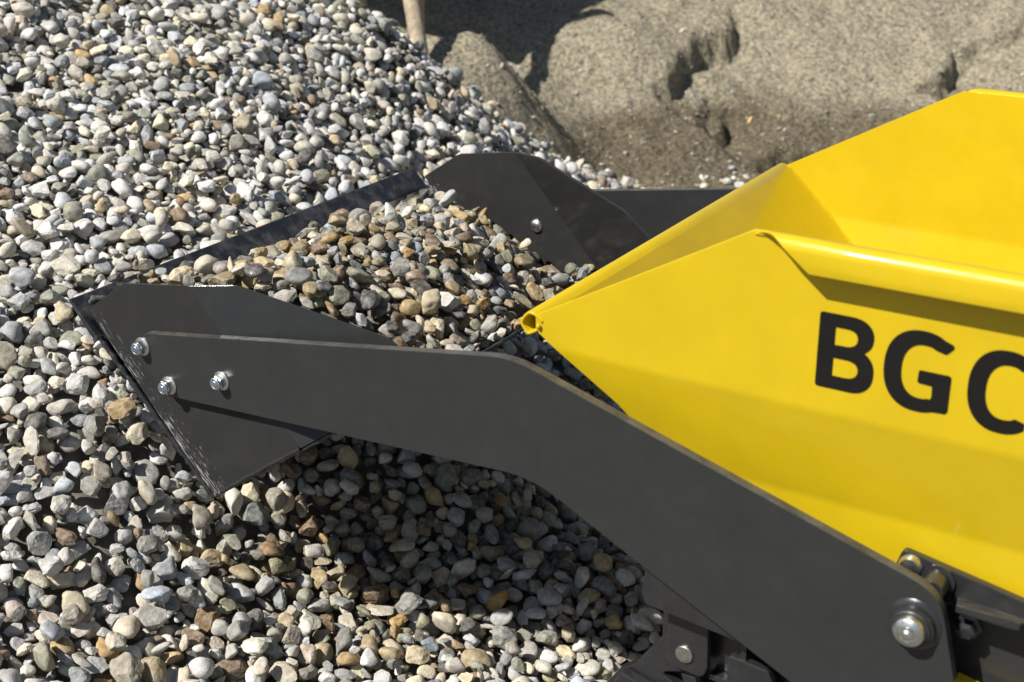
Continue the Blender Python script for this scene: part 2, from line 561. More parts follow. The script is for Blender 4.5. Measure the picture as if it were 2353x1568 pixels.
sz = np.where(edge < .12, np.minimum(sz, ground_z(sx, sy) - .05 - (.12 - edge)), sz)
# keep it below the gravel where the two heaps meet
nxs, nys = sx.shape[1], sx.shape[0]
faces = [(j * nxs + i, j * nxs + i + 1, (j + 1) * nxs + i + 1, (j + 1) * nxs + i) for j in range(nys - 1) for i in range(nxs - 1)]
sand = mesh("sand_heap", np.stack([sx, sy, sz], -1).reshape(-1, 3), faces, M_SAND, smooth=True)
tag(sand, "heap of grey beige sand with broken scarps behind the gravel pile", "sand", kind="stuff")

def sand_at(u, v):
    r = ROT @ np.array([(u - 1176.5) / 3190, -(v - 784) / 3190, 1.0])
    t = np.linspace(3.3, 6, 900)
    P = CAM + t[:, None] * r
    d = P[:, 2] - sand_z(P[:, 0], P[:, 1])
    return P[int(np.argmax(d < 0))]

# ------------------------------------------------------------------ the machine
machine = empty("mini_dumper", (.05, .35, GROUND))
tag(machine, "yellow and dark grey tracked mini dumper with its loading bucket raised and full of gravel", "mini dumper")

# --- bucket ---------------------------------------------------------------
TB = .5                                     # inward fold of the rear corner of each side plate
CA, CB = np.array([-1.0776, -.5302]), np.array([-.9274, -.6935])
CE = (CB - CA) / np.linalg.norm(CB - CA)
CN = np.array([-CE[1], CE[0]])
W = .70
def fold_y(p):
    return max(0., float((np.array(p) - CA) @ CN)) * TB

floor_pts = [tuple(LIP), tuple(HEEL)]
FTIP = LIP + ED * .036
bk_v, bk_f = [], []
for p in (FTIP - ED * .002, HEEL, CB, REAR):
    yy = fold_y(p)
    bk_v += [(p[0], yy + .002, p[1]), (p[0], W - yy - .002, p[1])]
bk_f = [(0, 1, 3, 2), (2, 3, 5, 4), (4, 5, 7, 6)]
bucket = mesh("bucket", bk_v, bk_f, M_BLADE, machine)
solid(bucket, .004, 1.0)
bevel(bucket, .001)
tag(bucket, "dark grey sheet steel bucket, worn at its front edge")

def side_plate(mirror):
    top = fillet([(-1.2475, -.5925), (-1.1803, -.5471), tuple(CA), (-1.024, -.5258), (-.853, -.5685), (-.800, -.607), tuple(CB), tuple(HEEL)],
                 [.004, .022, 0, .03, .05, .012, 0, .006])
    ia = min(range(len(top)), key=lambda i: np.hypot(*(np.array(top[i]) - CA)))
    ib = min(range(len(top)), key=lambda i: np.hypot(*(np.array(top[i]) - CB)))
    rear = top[ia:ib + 1]
    front = top[ib:] + top[:ia + 1]
    v = [(p[0], (W - fold_y(p) if mirror else fold_y(p)), p[1]) for p in top]
    idx = {id(p): i for i, p in enumerate(top)}
    n = len(top)
    f_rear = list(range(ia, ib + 1))
    f_front = list(range(ib, n)) + list(range(0, ia + 1))
    fs = [tuple(f_rear), tuple(f_front)]
    if not mirror:
        fs = [f[::-1] for f in fs]
    # fs must face outwards: near plate to -y, far plate to +y
    o = mesh("side_plate", v, fs, M_PLATE, bucket)
    me = o.data
    want = 1 if mirror else -1
    if me.polygons[1].normal.y * want < 0:
        me.flip_normals()
    solid(o, .004, -1.0)
    bevel(o, .0006)
    return o
side_plate(False)
side_plate(True)

# cutting blade: thicker strip along the lip, standing out past the side plates
bl = [tuple(LIP), tuple(LIP + ED * .060), tuple(LIP + ED * .060 - NI * .009), tuple(LIP - NI * .0035)]
blade = prism("cutting_edge", bl, -.004, W + .004, M_BLADE, bucket, .0015)
tag(blade, "worn black cutting edge of the bucket with pale scratches")

# weld bead along the outer edges of the near plate (irregular ridge)
def weld(name, a, b, y, r, mat, parent, n=46, seed=1):
    rr = random.Random(seed)
    a, b = np.array(a), np.array(b)
    d = (b - a) / np.linalg.norm(b - a)
    nrm = np.array([-d[1], d[0]])
    v, f = [], []
    S = 6
    for i in range(n):
        p = a + (b - a) * i / (n - 1)
        k = r * (.75 + .5 * rr.random())
        off = nrm * (rr.random() - .5) * r * .5
        for s in range(S):
            an = math.pi * 2 * s / S
            q = p + off + nrm * k * math.cos(an)
            v.append((q[0], y + k * math.sin(an), q[1]))
    for i in range(n - 1):
        for s in range(S):
            s2 = (s + 1) % S
            f.append((i * S + s, i * S + s2, (i + 1) * S + s2, (i + 1) * S + s))
    return mesh(name, v, f, mat, parent, True)
weld("weld_bead", LIP + ED * .06, HEEL - ED * .004, .0, .0034, M_GLOSS, bucket, 60, 2)
weld("weld_bead", HEEL + ER * .004, CB, .0, .0026, M_PLATE, bucket, 40, 3)

def flange_nut(parent, x, z, y, spin=0.):
    o = lathe_y("flange_nut", (x, z), [(.0112, y), (.0112, y - .0012), (.0088, y - .0026), (.0072, y - .0030)], M_ZINC, parent, 32)
    # hexagon
    v, f = [], []
    for yy, r in ((y - .0028, .0086), (y - .0088, .0086), (y - .0095, .0078)):
        for k in range(6):
            a = spin + math.pi * k / 3
            v.append((x + r * math.cos(a), yy, z + r * math.sin(a)))
    for i in range(2):
        for k in range(6):
            f.append((i * 6 + k, (i + 1) * 6 + k, (i + 1) * 6 + (k + 1) % 6, i * 6 + (k + 1) % 6))
    f.append(tuple(range(12, 18)))
    me2 = bpy.data.meshes.new("hexa"); me2.from_pydata(v, [], f)
    bm = bmesh.new(); bm.from_mesh(o.data)
    n0 = len(bm.faces)
    bm.from_mesh(me2)
    bm.faces.ensure_lookup_table()
    for fc in bm.faces[n0:]:
        fc.smooth = False
    # collar and thread end
    def ring(prof, seg=28):
        vs = [[bm.verts.new((x + r * math.cos(2 * math.pi * k / seg), yy, z + r * math.sin(2 * math.pi * k / seg))) for k in range(seg)] for r, yy in prof]
        for i in range(len(prof) - 1):
            for k in range(seg):
                fc = bm.faces.new((vs[i][k], vs[i][(k + 1) % seg], vs[i + 1][(k + 1) % seg], vs[i + 1][k]))
                fc.smooth = True
        bm.faces.new(vs[-1])
    ring([(.0074, y - .009), (.0073, y - .0112), (.0066, y - .0122), (.0054, y - .0123), (.0050, y - .0117)])
    ring([(.0040, y - .0110), (.0040, y - .0124), (.0034, y - .0130)])
    bmesh.ops.recalc_face_normals(bm, faces=bm.faces)
    bm.to_mesh(o.data); bm.free()
    bpy.data.meshes.remove(me2)
    return o

def nylon(parent, x, z, y):
    return lathe_y("nylon_ring", (x, z), [(.0051, y - .0112), (.0051, y - .0121), (.0041, y - .0121), (.0041, y - .0112)], M_NYLON, parent, 28)

# --- loader arms ------------------------------------------------------------
arm_poly = fillet([(-1.1645, -.6225), (-1.143, -.5975), (-.647, -.5170), (-.2205, -.6385), (-.199, -.7215), (-.199, -.93), (-.262, -.93), (-.3000, -.7940),
                   (-.4976, -.7005), (-.622, -.6400), (-1.118, -.6705)],
                  [.010, .012, .11, .045, .02, .02, .02, .05, .0, .13, .012], 10)
arm = prism("loader_arm", arm_poly, -.0115, -.0004, M_DARK, machine, .0009)
tag(arm, "near dark grey plate loader arm with three silver nuts")
far_arm = prism("loader_arm", [(x, z - .006) for x, z in arm_poly], W + .0004, W + .0115, M_DARK, machine, .0009)
tag(far_arm, "far dark grey plate loader arm behind the bucket")
for k, (x, z) in enumerate([(-1.148, -.6147), (-1.1105, -.6555), (-1.027, -.630)]):
    flange_nut(arm, x, z, -.0115, .3 + k * .7)
    nylon(arm, x, z, -.0115)
    # heads on the inside of the far plate
for x, z in [(-1.0386, -.6398)]:
    lathe_y("bolt_head", (x, z), [(.0108, W - .004), (.0106, W - .0056), (.0086, W - .0082), (.005, W - .0098), (.0015, W - .0102)], M_ZINC, far_arm, 32)

# pivot at the rear end of the near arm
PX, PZ = -.2395, -.6745
lathe_y("pivot_boss", (PX, PZ), [(.0265, -.0075), (.0262, -.0100), (.0235, -.0128), (.0205, -.0140), (.0195, -.0190), (.0180, -.0196)], M_GLOSS, arm, 40)
lathe_y("pivot_washer", (PX, PZ), [(.0172, -.0190), (.0172, -.0214), (.0166, -.0220)], M_DARK, arm, 40)
lathe_y("pivot_bolt", (PX, PZ), [(.0142, -.0215), (.0142, -.0248), (.0132, -.0272), (.0105, -.0290), (.0078, -.0300), (.0074, -.0292), (.0060, -.0288), (.0050, -.0315), (.0026, -.0330)], M_ZINC, arm, 40)

# --- hopper -----------------------------------------------------------------
XEND = .62
# side profile (y, z), outside of the near panel, top to bottom, with rounded folds
def round_profile(pts, rad, seg=6):
    out = [np.array(pts[0], float)]
    for i in range(1, len(pts) - 1):
        p, a, b = map(lambda q: np.array(q, float), (pts[i], pts[i - 1], pts[i + 1]))
        u, w = (a - p) / np.linalg.norm(a - p), (b - p) / np.linalg.norm(b - p)
        for k in range(seg + 1):
            s = k / seg
            out.append((1 - s) ** 2 * (p + u * rad) + 2 * s * (1 - s) * p + s * s * (p + w * rad))
    out.append(np.array(pts[-1], float))
    return out
near_prof = round_profile([(.0215, -.360), (.0255, -.5155), (.0445, -.611), (.0455, -.735)], .0040)
far_prof = round_profile([(.0215, -.360), (.0255, -.542), (.0480, -.640), (.0490, -.735)], .0040)
def x_front(z):
    if z > -.484:
        return -.640 + (z + .484) / (.484 - .360) * (.640 - .4205)
    return -.640 + (-.500 - z) * 1.40 if z < -.500 else -.640
def panel(name, prof, mirror):
    # insert rows so the slanted front edge stays straight
    rows = []
    for i in range(len(prof) - 1):
        n = max(1, int(abs(prof[i][1] - prof[i + 1][1]) / .012))
        for k in range(n):
            rows.append(prof[i] + (prof[i + 1] - prof[i]) * k / n)
    rows.append(prof[-1])
    extra = [-.484, -.500]
    zs = [r[1] for r in rows]
    for e in extra:
        i = next(k for k in range(len(zs) - 1) if zs[k] >= e > zs[k + 1])
        t = (e - zs[i]) / (zs[i + 1] - zs[i])
        if 1e-4 < t < .999:
            rows.insert(i + 1, rows[i] + (rows[i + 1] - rows[i]) * t)
            zs = [r[1] for r in rows]
    v, f = [], []
    nc = 14
    for y, z in rows:
        x0 = x_front(z)
        for c in range(nc):
            x = x0 + (XEND - x0) * c / (nc - 1)
            v.append((x, (W - y) if mirror else y, z))
    for r in range(len(rows) - 1):
        for c in range(nc - 1):
            q = (r * nc + c, r * nc + c + 1, (r + 1) * nc + c + 1, (r + 1) * nc + c)
            f.append(q if mirror else q[::-1])
    return v, f
v, f = panel("side_panel", near_prof, False)
# front panel is the hopper's own mesh
fp_v, fp_f = [], []
def fx_panel(z):
    return -.6345 + (-.4875 - z) * 1.08
zrows = np.linspace(-.4875, -.735, 14)
def prof_y(prof, z):
    zz = [p[1] for p in prof][::-1]; yy = [p[0] for p in prof][::-1]
    return float(np.interp(z, zz, yy))
for z in zrows:
    for k in range(9):
        y0, y1 = prof_y(near_prof, z) + .001, W - prof_y(far_prof, z) - .001
        fp_v.append((fx_panel(z), y0 + (y1 - y0) * k / 8, z))
for r in range(13):
    for c in range(8):
        fp_f.append((r * 9 + c, r * 9 + c + 1, (r + 1) * 9 + c + 1, (r + 1) * 9 + c))
b0 = len(fp_v)
zb = -.735
xa = fx_panel(zb)
fp_v += [(xa, .048, zb), (xa, W - .052, zb), (XEND, W - .052, zb), (XEND, .048, zb)]
fp_f.append((b0, b0 + 1, b0 + 2, b0 + 3))
hopper = mesh("hopper", fp_v, fp_f, M_YELLOW, machine)
solid(hopper, .003, -1.0)
fo_v, fo_f = [], []
for z in zrows[1:]:
    for k in range(9):
        y0, y1 = prof_y(near_prof, z) + .002, W - prof_y(far_prof, z) - .002
        fo_v.append((x_front(z) + .001, y0 + (y1 - y0) * k / 8, z - .001))
for r in range(12):
    for c in range(8):
        fo_f.append((r * 9 + c, r * 9 + c + 1, (r + 1) * 9 + c + 1, (r + 1) * 9 + c))
FO = (fo_v, fo_f)
tag(hopper, "bright yellow skip hopper lettered in black on its near side")
solid(mesh("front_skin", FO[0], FO[1], M_YELLOW, hopper), .0015, 0)
p1 = mesh("side_panel", v, f, M_YELLOW, hopper, True)
if p1.data.polygons[5].normal.y > 0:
    p1.data.flip_normals()
solid(p1, .003, -1.0); bevel(p1, .0008, 2, 50); p1.modifiers.new("shade", "WEIGHTED_NORMAL")
v, f = panel("side_panel", far_prof, True)
p2 = mesh("side_panel", v, f, M_YELLOW, hopper, True)
if p2.data.polygons[5].normal.y < 0:
    p2.data.flip_normals()
solid(p2, .003, -1.0); bevel(p2, .0008, 2, 50); p2.modifiers.new("shade", "WEIGHTED_NORMAL")
box("rear_panel", (XEND - .004, .02, -.735), (XEND, W - .02, -.36), M_YELLOW, hopper)

# hem along the front edge
hem = [(-.6318, -.4900), (-.6345, -.4872), (-.6385, -.4846), (-.6412, -.4834), (-.6440, -.4828), (-.6475, -.4832), (-.6512, -.4868), (-.6548, -.4920), (-.6552, -.4955), (-.6535, -.4985),
       (-.6490, -.5040), (-.6470, -.5046), (-.6440, -.5030), (-.6375, -.4990)]
v, f = [], []
for x, z in hem:
    v += [(x, .0235, z), (x, W - .0235, z)]
for i in range(len(hem) - 1):
    f.append((2 * i, 2 * i + 1, 2 * i + 3, 2 * i + 2))
hm = mesh("rolled_hem", v, f, M_YELLOW, hopper, True)
solid(hm, .0028, 0.0); bevel(hm, .0008, 2, 50)
hm.data.update()

V_, F_ = (lambda q: ([v.co[:] for v in q.verts], [[v.index for v in f.verts] for f in q.faces]))((lambda q: (bmesh.ops.create_icosphere(q, subdivisions=2, radius=1.0), q)[1])(bmesh.new()))
mesh("weld_blob", [(-.6355 + .0026 * a * (1 + .2 * math.sin(5 * b)), .0225 + .0016 * b, -.4945 + .0030 * c) for a, b, c in V_], F_, M_YELLOW, hopper, True)

# outward turned rims
def rim(mirror):
    prof = [(.0215, -.3640), (.0212, -.3618), (.0196, -.3598), (.0168, -.3586), (.0140, -.3579)] + [(.0124 - .0098 * math.sin(a), -.3676 + .0100 * math.cos(a)) for a in np.linspace(.12, 1.5, 10)] + [(.0024, -.3760), (.0022, -.3840)]
    s = np.concatenate([[0], np.cumsum([np.hypot(prof[i + 1][0] - prof[i][0], prof[i + 1][1] - prof[i][1]) for i in range(len(prof) - 1)])])
    s = s / s[-1]
    v, f = [], []
    nc = 16
    for (y, z), t in zip(prof, s):
        x0 = -.4205 + t * .0575
        for c in range(nc):
            v.append((x0 + (XEND - x0) * c / (nc - 1), W - y if mirror else y, z))
    for r in range(len(prof) - 1):
        for c in range(nc - 1):
            q = (r * nc + c, r * nc + c + 1, (r + 1) * nc + c + 1, (r + 1) * nc + c)
            f.append(q[::-1] if mirror else q)
    o = mesh("rim", v, f, M_YELLOW, hopper, True)
    s1 = solid(o, .0026, 0.0)
    bevel(o, .0006, 2, 50)
    return o
rim(False); rim(True)
# weld seam in the far front corner of the hopper
ws = []
for z in np.linspace(-.487, -.60, 40):
    ws.append((fx_panel(z) + .003, W - prof_y(far_prof, z) - .005, z))
cu = []
for i, p in enumerate(ws):
    k = .0028 * (.8 + .5 * random.random())
    for s in range(6):
        a = 2 * math.pi * s / 6
        cu.append((p[0] + k * math.cos(a), p[1] + k * math.sin(a) * .8, p[2] + k * .4 * math.sin(a)))
mesh("weld_seam", cu, [(i * 6 + s, i * 6 + (s + 1) % 6, (i + 1) * 6 + (s + 1) % 6, (i + 1) * 6 + s) for i in range(len(ws) - 1) for s in range(6)], M_YELLOW, hopper, True)

# lettering
def arc(cx, cz, rx, rz, a0, a1, n=26, p=2.3):
    out = []
    for k in range(n + 1):
        a = math.radians(a0 + (a1 - a0) * k / n)
        c, s = math.cos(a), math.sin(a)
        out.append((cx + rx * math.copysign(abs(c) ** (2 / p), c), cz + rz * math.copysign(abs(s) ** (2 / p), s)))
    return out
def letter(loops, x0, z0):
    polys = [[Vector((x, z, 0)) for x, z in lp] for lp in loops]
    tris = geometry.tessellate_polygon(polys)
    flat = [p for lp in loops for p in lp]
    v = []
    for x, z in flat:
        Z_ = z0 + z
        v.append((x0 + x, prof_y(near_prof, Z_) - .0006, Z_))
    o = mesh("letter", v, [tuple(t) for t in tris], M_LETTER, hopper)
    bm = bmesh.new(); bm.from_mesh(o.data)
    for fc in bm.faces:
        fc.normal_update()
        if fc.normal.y > 0:
            fc.normal_flip()
    bm.to_mesh(o.data); bm.free()
    return o
B_outer = [(.0025, 0)] + arc(.030, .0205, .0202, .0205, -90, 62, 18) + [(.0385, .0372)] + arc(.0275, .0525, .0205, .0170, -52, 90, 18) + [(.0025, .0695), (.0006, .0688), (0, .067), (0, .0025), (.0007, .0007)]
B_h1 = [(.0145, .0125)] + arc(.0255, .0208, .0110, .0083, -90, 90, 12) + [(.0145, .0291)]
B_h2 = [(.0145, .0412)] + arc(.0240, .0495, .0103, .0080, -90, 90, 12) + [(.0145, .0575)]
letter([B_outer, B_h1, B_h2], -.3572, -.4913)
G_outer = arc(.0305, .0350, .0305, .0365, 58, 292, 44) + [(.0545, .0016), (.0565, .0040), (.0565, .0345), (.0557, .0360), (.0540, .0365),
           (.0310, .0365), (.0296, .0355), (.0292, .0260), (.0302, .0246), (.0415, .0240), (.0420, .0150), (.0412, .0120)] + arc(.0325, .0350, .0175, .0240, 288, 62, 34) + [(.0492, .0545), (.0515, .0555), (.0560, .0608), (.0556, .0636)]
letter([G_outer], -.2990, -.4932)
C_outer = arc(.0290, .0350, .0290, .0365, 52, 308, 44) + [(.0480, .0115)] + arc(.0310, .0350, .0165, .0240, 300, 60, 34) + [(.0470, .0560)]
letter([C_outer], -.2290, -.4960)

# --- chassis pieces under and behind the near arm ---------------------------
fr = fillet([(-.4990, -.688), (-.5035, -.738), (-.4990, -.7500), (-.400, -.7585), (-.235, -.766), (-.235, -.690)], [.002, .004, .006, .2, .01, .01], 6)
frame = prism("frame_plate", fr, .0012, .0062, M_GLOSS, machine, .001)
tag(frame, "glossy dark frame plate behind the lower edge of the near arm")
# lug with a round pin head
lug = prism("lug_bracket", fillet([(-.4855, -.755), (-.4840, -.8150), (-.4765, -.8285), (-.4440, -.8300), (-.4395, -.8160), (-.4420, -.755)], [.002, .004, .008, .010, .004, .002]), .0240, .0320, M_GLOSS, machine, .0015)
lathe_y("pin_head", (-.4645, -.8085), [(.0094, .0250), (.0094, .0222), (.0088, .0214), (.0030, .0212)], M_ZINCD, lug, 32)
# ledge under the lug and cross beam behind it
beam = prism("cross_beam", fillet([(-.500, -.776), (-.500, -.905), (-.20, -.935), (-.20, -.770)], .006), .046, .060, M_GLOSS, machine, .0015)
box("beam_ledge", (-.4415, .034, -.8365), (-.300, .0455, -.8300), M_GLOSS, beam, .001)
lug2 = prism("lug_bracket", fillet([(-.4175, -.7905), (-.3760, -.7945), (-.3700, -.8060), (-.3710, -.885), (-.4190, -.885)], [.004, .006, .006, .004, .004]), .0200, .0300, M_GLOSS, machine, .0015)
prism("stop_tab", [(-.4050, -.770), (-.4000, -.770), (-.4000, -.7945), (-.4060, -.7945)], .0225, .0275, M_GLOSS, lug2, .0005)
lathe_y("washer_head", (-.4440, -.8520), [(.0100, .0300), (.0098, .0270), (.0070, .0262), (.0064, .0235), (.0030, .0228)], M_ZINCD, lug2, 28)
# triangular fork running forward and down
fork = prism("idler_fork", fillet([(-.4820, -.7860), (-.4640, -.8360), (-.4945, -.8470), (-.4620, -.8620), (-.4400, -.905), (-.5700, -.905), (-.5400, -.8600), (-.5240, -.8480)], [.004, .006, .004, .004, .01, .01, .006, .006]), .0330, .0450, M_GLOSS, machine, .0022)
prism("gusset", [(-.470, -.838), (-.4545, -.836), (-.4380, -.885), (-.452, -.890)], .0300, .0325, M_GLOSS, fork, .001)
prism("toe_plate", fillet([(-.5330, -.8530), (-.4780, -.8660), (-.4700, -.905), (-.5560, -.905)], .004), .0190, .0322, M_GLOSS, fork, .002)

# hinge bracket between the arm and the hopper
br = prism("hinge_bracket", fillet([(-.2715, -.6480), (-.2665, -.6300), (-.1000, -.6590), (-.1000, -.6820), (-.262, -.668)], [.002, .006, .006, .004, .004]), .0300, .0380, M_GLOSS, machine, .0012)
v = [(-.2150, .031, -.6610), (-.1480, .031, -.6650), (-.1560, .000, -.6510), (-.1640, .000, -.6500), (-.2100, .004, -.6535)]
fl = mesh("bracket_flange", v + [(a, b, c - .008) for a, b, c in v], [(0, 1, 2, 3, 4), (9, 8, 7, 6, 5), (0, 5, 6, 1), (1, 6, 7, 2), (2, 7, 8, 3), (3, 8, 9, 4), (4, 9, 5, 0)], M_DARK, br)
bm = bmesh.new(); bm.from_mesh(fl.data); bmesh.ops.recalc_face_normals(bm, faces=bm.faces); bm.to_mesh(fl.data); bm.free()
bevel(fl, .0015)
lathe_y("bracket_bolt", (-.2575, -.6430), [(.0105, .030), (.0105, .0262), (.0085, .0230), (.0040, .0222)], M_ZINC, br, 28)
lathe_y("hinge_pin", (-.2330, -.6500), [(.0150, .0305), (.0150, .0270), (.0118, .0262), (.0112, .0060), (.0104, .0050)], M_GLOSS, br, 32)
lathe_y("bracket_nut", (-.2020, -.6850), [(.0125, .030), (.0125, .0260), (.0090, .0250), (.0085, .0170), (.0040, .0150)], M_GLOSS, br, 6, False)
body = prism("body_plate", fillet([(-.232, -.676), (.45, -.70), (.45, -.93), (-.232, -.93)], .012), .0400, .0460, M_DARK, machine, .0012)
prism("tie_bar", [(-.205, -.7350), (-.120, -.7530), (-.120, -.7620), (-.205, -.7440)], .0180, .0300, M_YELLOW, body, .001)

# rubber crawler track under the chassis
trk = []
tx0, tx1, tz0, tz1 = -.42, .70, -1.085, -.915
rr_ = (tz1 - tz0) / 2
loop = []
for k in range(13):
    a = math.pi / 2 + math.pi * k / 12
    loop.append((tx0 + rr_ * math.cos(a), (tz0 + tz1) / 2 + rr_ * math.sin(a)))
for k in range(13):
    a = -math.pi / 2 + math.pi * k / 12
    loop.append((tx1 + rr_ * math.cos(a), (tz0 + tz1) / 2 + rr_ * math.sin(a)))
for yy0, yy1 in ((.06, .20), (.50, .64)):
    v, f = [], []
    n = len(loop)
    cz = (tz0 + tz1) / 2
    for x, z in loop:
        xi = min(max(x, tx0), tx1)
        ix, iz = x + (xi - x) * .22, cz + (z - cz) * .78
        v += [(x, yy0, z), (x, yy1, z), (ix, yy1, iz), (ix, yy0, iz)]
    for i in range(n):
        j = (i + 1) % n
        for s in range(4):
            s2 = (s + 1) % 4
            f.append((i * 4 + s, i * 4 + s2, j * 4 + s2, j * 4 + s))
    t = mesh("crawler_track", v, f, M_RUBBER, machine)
    for cx in (tx0, (tx0 + tx1) / 2, tx1):
        lathe_y("track_wheel", (cx, cz), [(.060, yy0 + .02), (.060, yy1 - .02), (.02, yy1 - .015)], M_DARK, t, 24)

# ------------------------------------------------------------------ wooden pole beside the gravel, and an added panel that shades the sand
POLE_A, POLE_B = np.array([-2.163, 1.909, -.409]), np.array([-2.386, 2.129, -.076])
pd = (POLE_B - POLE_A) / np.linalg.norm(POLE_B - POLE_A)
POLE_BASE = POLE_A - pd * .52
def tube(name, a, b, r0, r1, mat, parent, n=14, rings=12, wob=.06):
    a, b = np.array(a), np.array(b)
    d = (b - a) / np.linalg.norm(b - a)
    u = np.cross(d, [0, 1, 0]); u /= np.linalg.norm(u)
    w = np.cross(d, u)
    v, f = [], []
    for i in range(rings):
        t = i / (rings - 1)
        for k in range(n):
            an = 2 * math.pi * k / n
            r = (r0 + (r1 - r0) * t) * (1 + wob * (random.random() - .5))
            v.append(a + (b - a) * t + r * (u * math.cos(an) + w * math.sin(an)))
    for i in range(rings - 1):
        for k in range(n):
            f.append((i * n + k, i * n + (k + 1) % n, (i + 1) * n + (k + 1) % n, (i + 1) * n + k))
    f.append(tuple(range(n))[::-1]); f.append(tuple(range((rings - 1) * n, rings * n)))
    return mesh(name, v, f, mat, parent, True)
pole = tube("wooden_pole", POLE_BASE, POLE_B + pd * .12, .0215, .0200, M_WOOD, None)
tag(pole, "pale leaning wooden pole stuck in the gravel crest", "pole")

# unseen plank panel, added above the frame and shaped to shade the sand
PN_N = np.array([SUN[0], SUN[1], 0]); PN_N /= np.linalg.norm(PN_N)
PN_H = np.array([PN_N[1], -PN_N[0], 0])
PN_O = POLE_B + pd * .06 + PN_N * .03
def on_panel(u, v):
    P = sand_at(u, v)
    t = ((P - PN_O) @ PN_N) / (SUN @ PN_N)
    Q = P - SUN * t - PN_O
    return np.array([Q @ PN_H, Q[2]])
q0, q1 = on_panel(1200, 138), on_panel(1385, 0)
qd = (q1 - q0) / np.linalg.norm(q1 - q0)
qn = np.array([-qd[1], qd[0]])
if qn[0] > 0:
    qn = -qn
panel_root = empty("shade_panel", tuple(PN_O + np.array([0, 0, -.9])))
tag(panel_root, "unseen plank panel added beyond the top edge to shade the sand beside the pole", "panel")
for k in range(6):
    lo = q0 - qd * (.045 + .02 * (k % 2)) + qn * (.122 * k)
    hi = q1 + qd * (.45 + .04 * (k % 3)) + qn * (.122 * k)
    cs = [lo, hi, hi + qn * .119, lo + qn * .119]
    vs = [PN_O + PN_H * c[0] + np.array([0, 0, c[1]]) for c in cs]
    vs += [p + PN_N * .022 for p in vs]
    mesh("plank", vs, [(0, 1, 2, 3), (7, 6, 5, 4), (0, 4, 5, 1), (1, 5, 6, 2), (2, 6, 7, 3), (3, 7, 4, 0)], M_WOOD, panel_root)
for c in (q0 + qn * .12, q0 + qn * .5):
    t_ = PN_O + PN_H * c[0] + np.array([0, 0, c[1] + .5]) + PN_N * .05
    tube("stake", t_ - np.array([0, 0, 1.7]), t_, .022, .022, M_WOOD, panel_root)

# ------------------------------------------------------------------ stones
PALETTE = {  # name: (linear colour, share when dry, share when damp)
    "off-white": ((.79, .775, .735), 27, 3), "cream": ((.72, .665, .54), 13, 21), "pale grey": ((.56, .56, .54), 27, 3),
    "mid grey": ((.35, .353, .337), 16, 4), "bluish grey": ((.31, .33, .335), 4, 1.5), "greenish grey": ((.33, .335, .265), 7, 16),
    "dark grey": ((.12, .12, .115), 3, 13), "ochre": ((.50, .35, .16), 1.1, 8), "brown": ((.25, .175, .11), 1.5, 12),
    "pinkish beige": ((.52, .45, .39), 1.5, 2.5), "tan": ((.50, .415, .265), 2.5, 22)}
PN = list(PALETTE)
PC = np.array([PALETTE[k][0] for k in PN])
P_DRY = np.array([PALETTE[k][1] for k in PN], float); P_DRY /= P_DRY.sum()
P_WET = np.array([PALETTE[k][2] for k in PN], float); P_WET /= P_WET.sum()

def ico(sub):
    bm = bmesh.new()
    bmesh.ops.create_icosphere(bm, subdivisions=sub, radius=1.0)
    v = np.array([w.co[:] for w in bm.verts]); f = np.array([[w.index for w in q.verts] for q in bm.faces])
    bm.free()
    return v, f
ICO = {k: ico(k) for k in (1, 2, 3)}

def rand_rot(n, nz, tilt):
    """rotations whose short axis is within a tilt of the unit vectors nz (n,3)"""
    t = rng.normal(0, 1, (n, 3)) * tilt[:, None]
    c = nz + t
    c /= np.linalg.norm(c, axis=1)[:, None]
    h = rng.normal(0, 1, (n, 3))
    a = h - (h * c).sum(1)[:, None] * c
    a /= np.linalg.norm(a, axis=1)[:, None]
    b = np.cross(c, a)
    return np.stack([a, b, c], 2)          # columns are the axes

class Stones:
    pass

def make_stones(n, mean, normal_fn=None, wet=False):
    s = Stones()
    s.n = n
    a = mean * np.exp(rng.normal(0, .31, n)) * np.where(rng.random(n) < .05, 1.35, 1.0)
    big = rng.random(n)
    flat = rng.random(n)
    b = a * rng.uniform(.56, .95, n)
    c = b * np.where(flat < .3, rng.uniform(.38, .6, n), rng.uniform(.6, .92, n))
    cap = np.minimum(1, 1.75 * mean / a)
    s.ax = np.stack([a, b, c], 1) * cap[:, None]
    s.angular = rng.random(n) ** .8
    return s

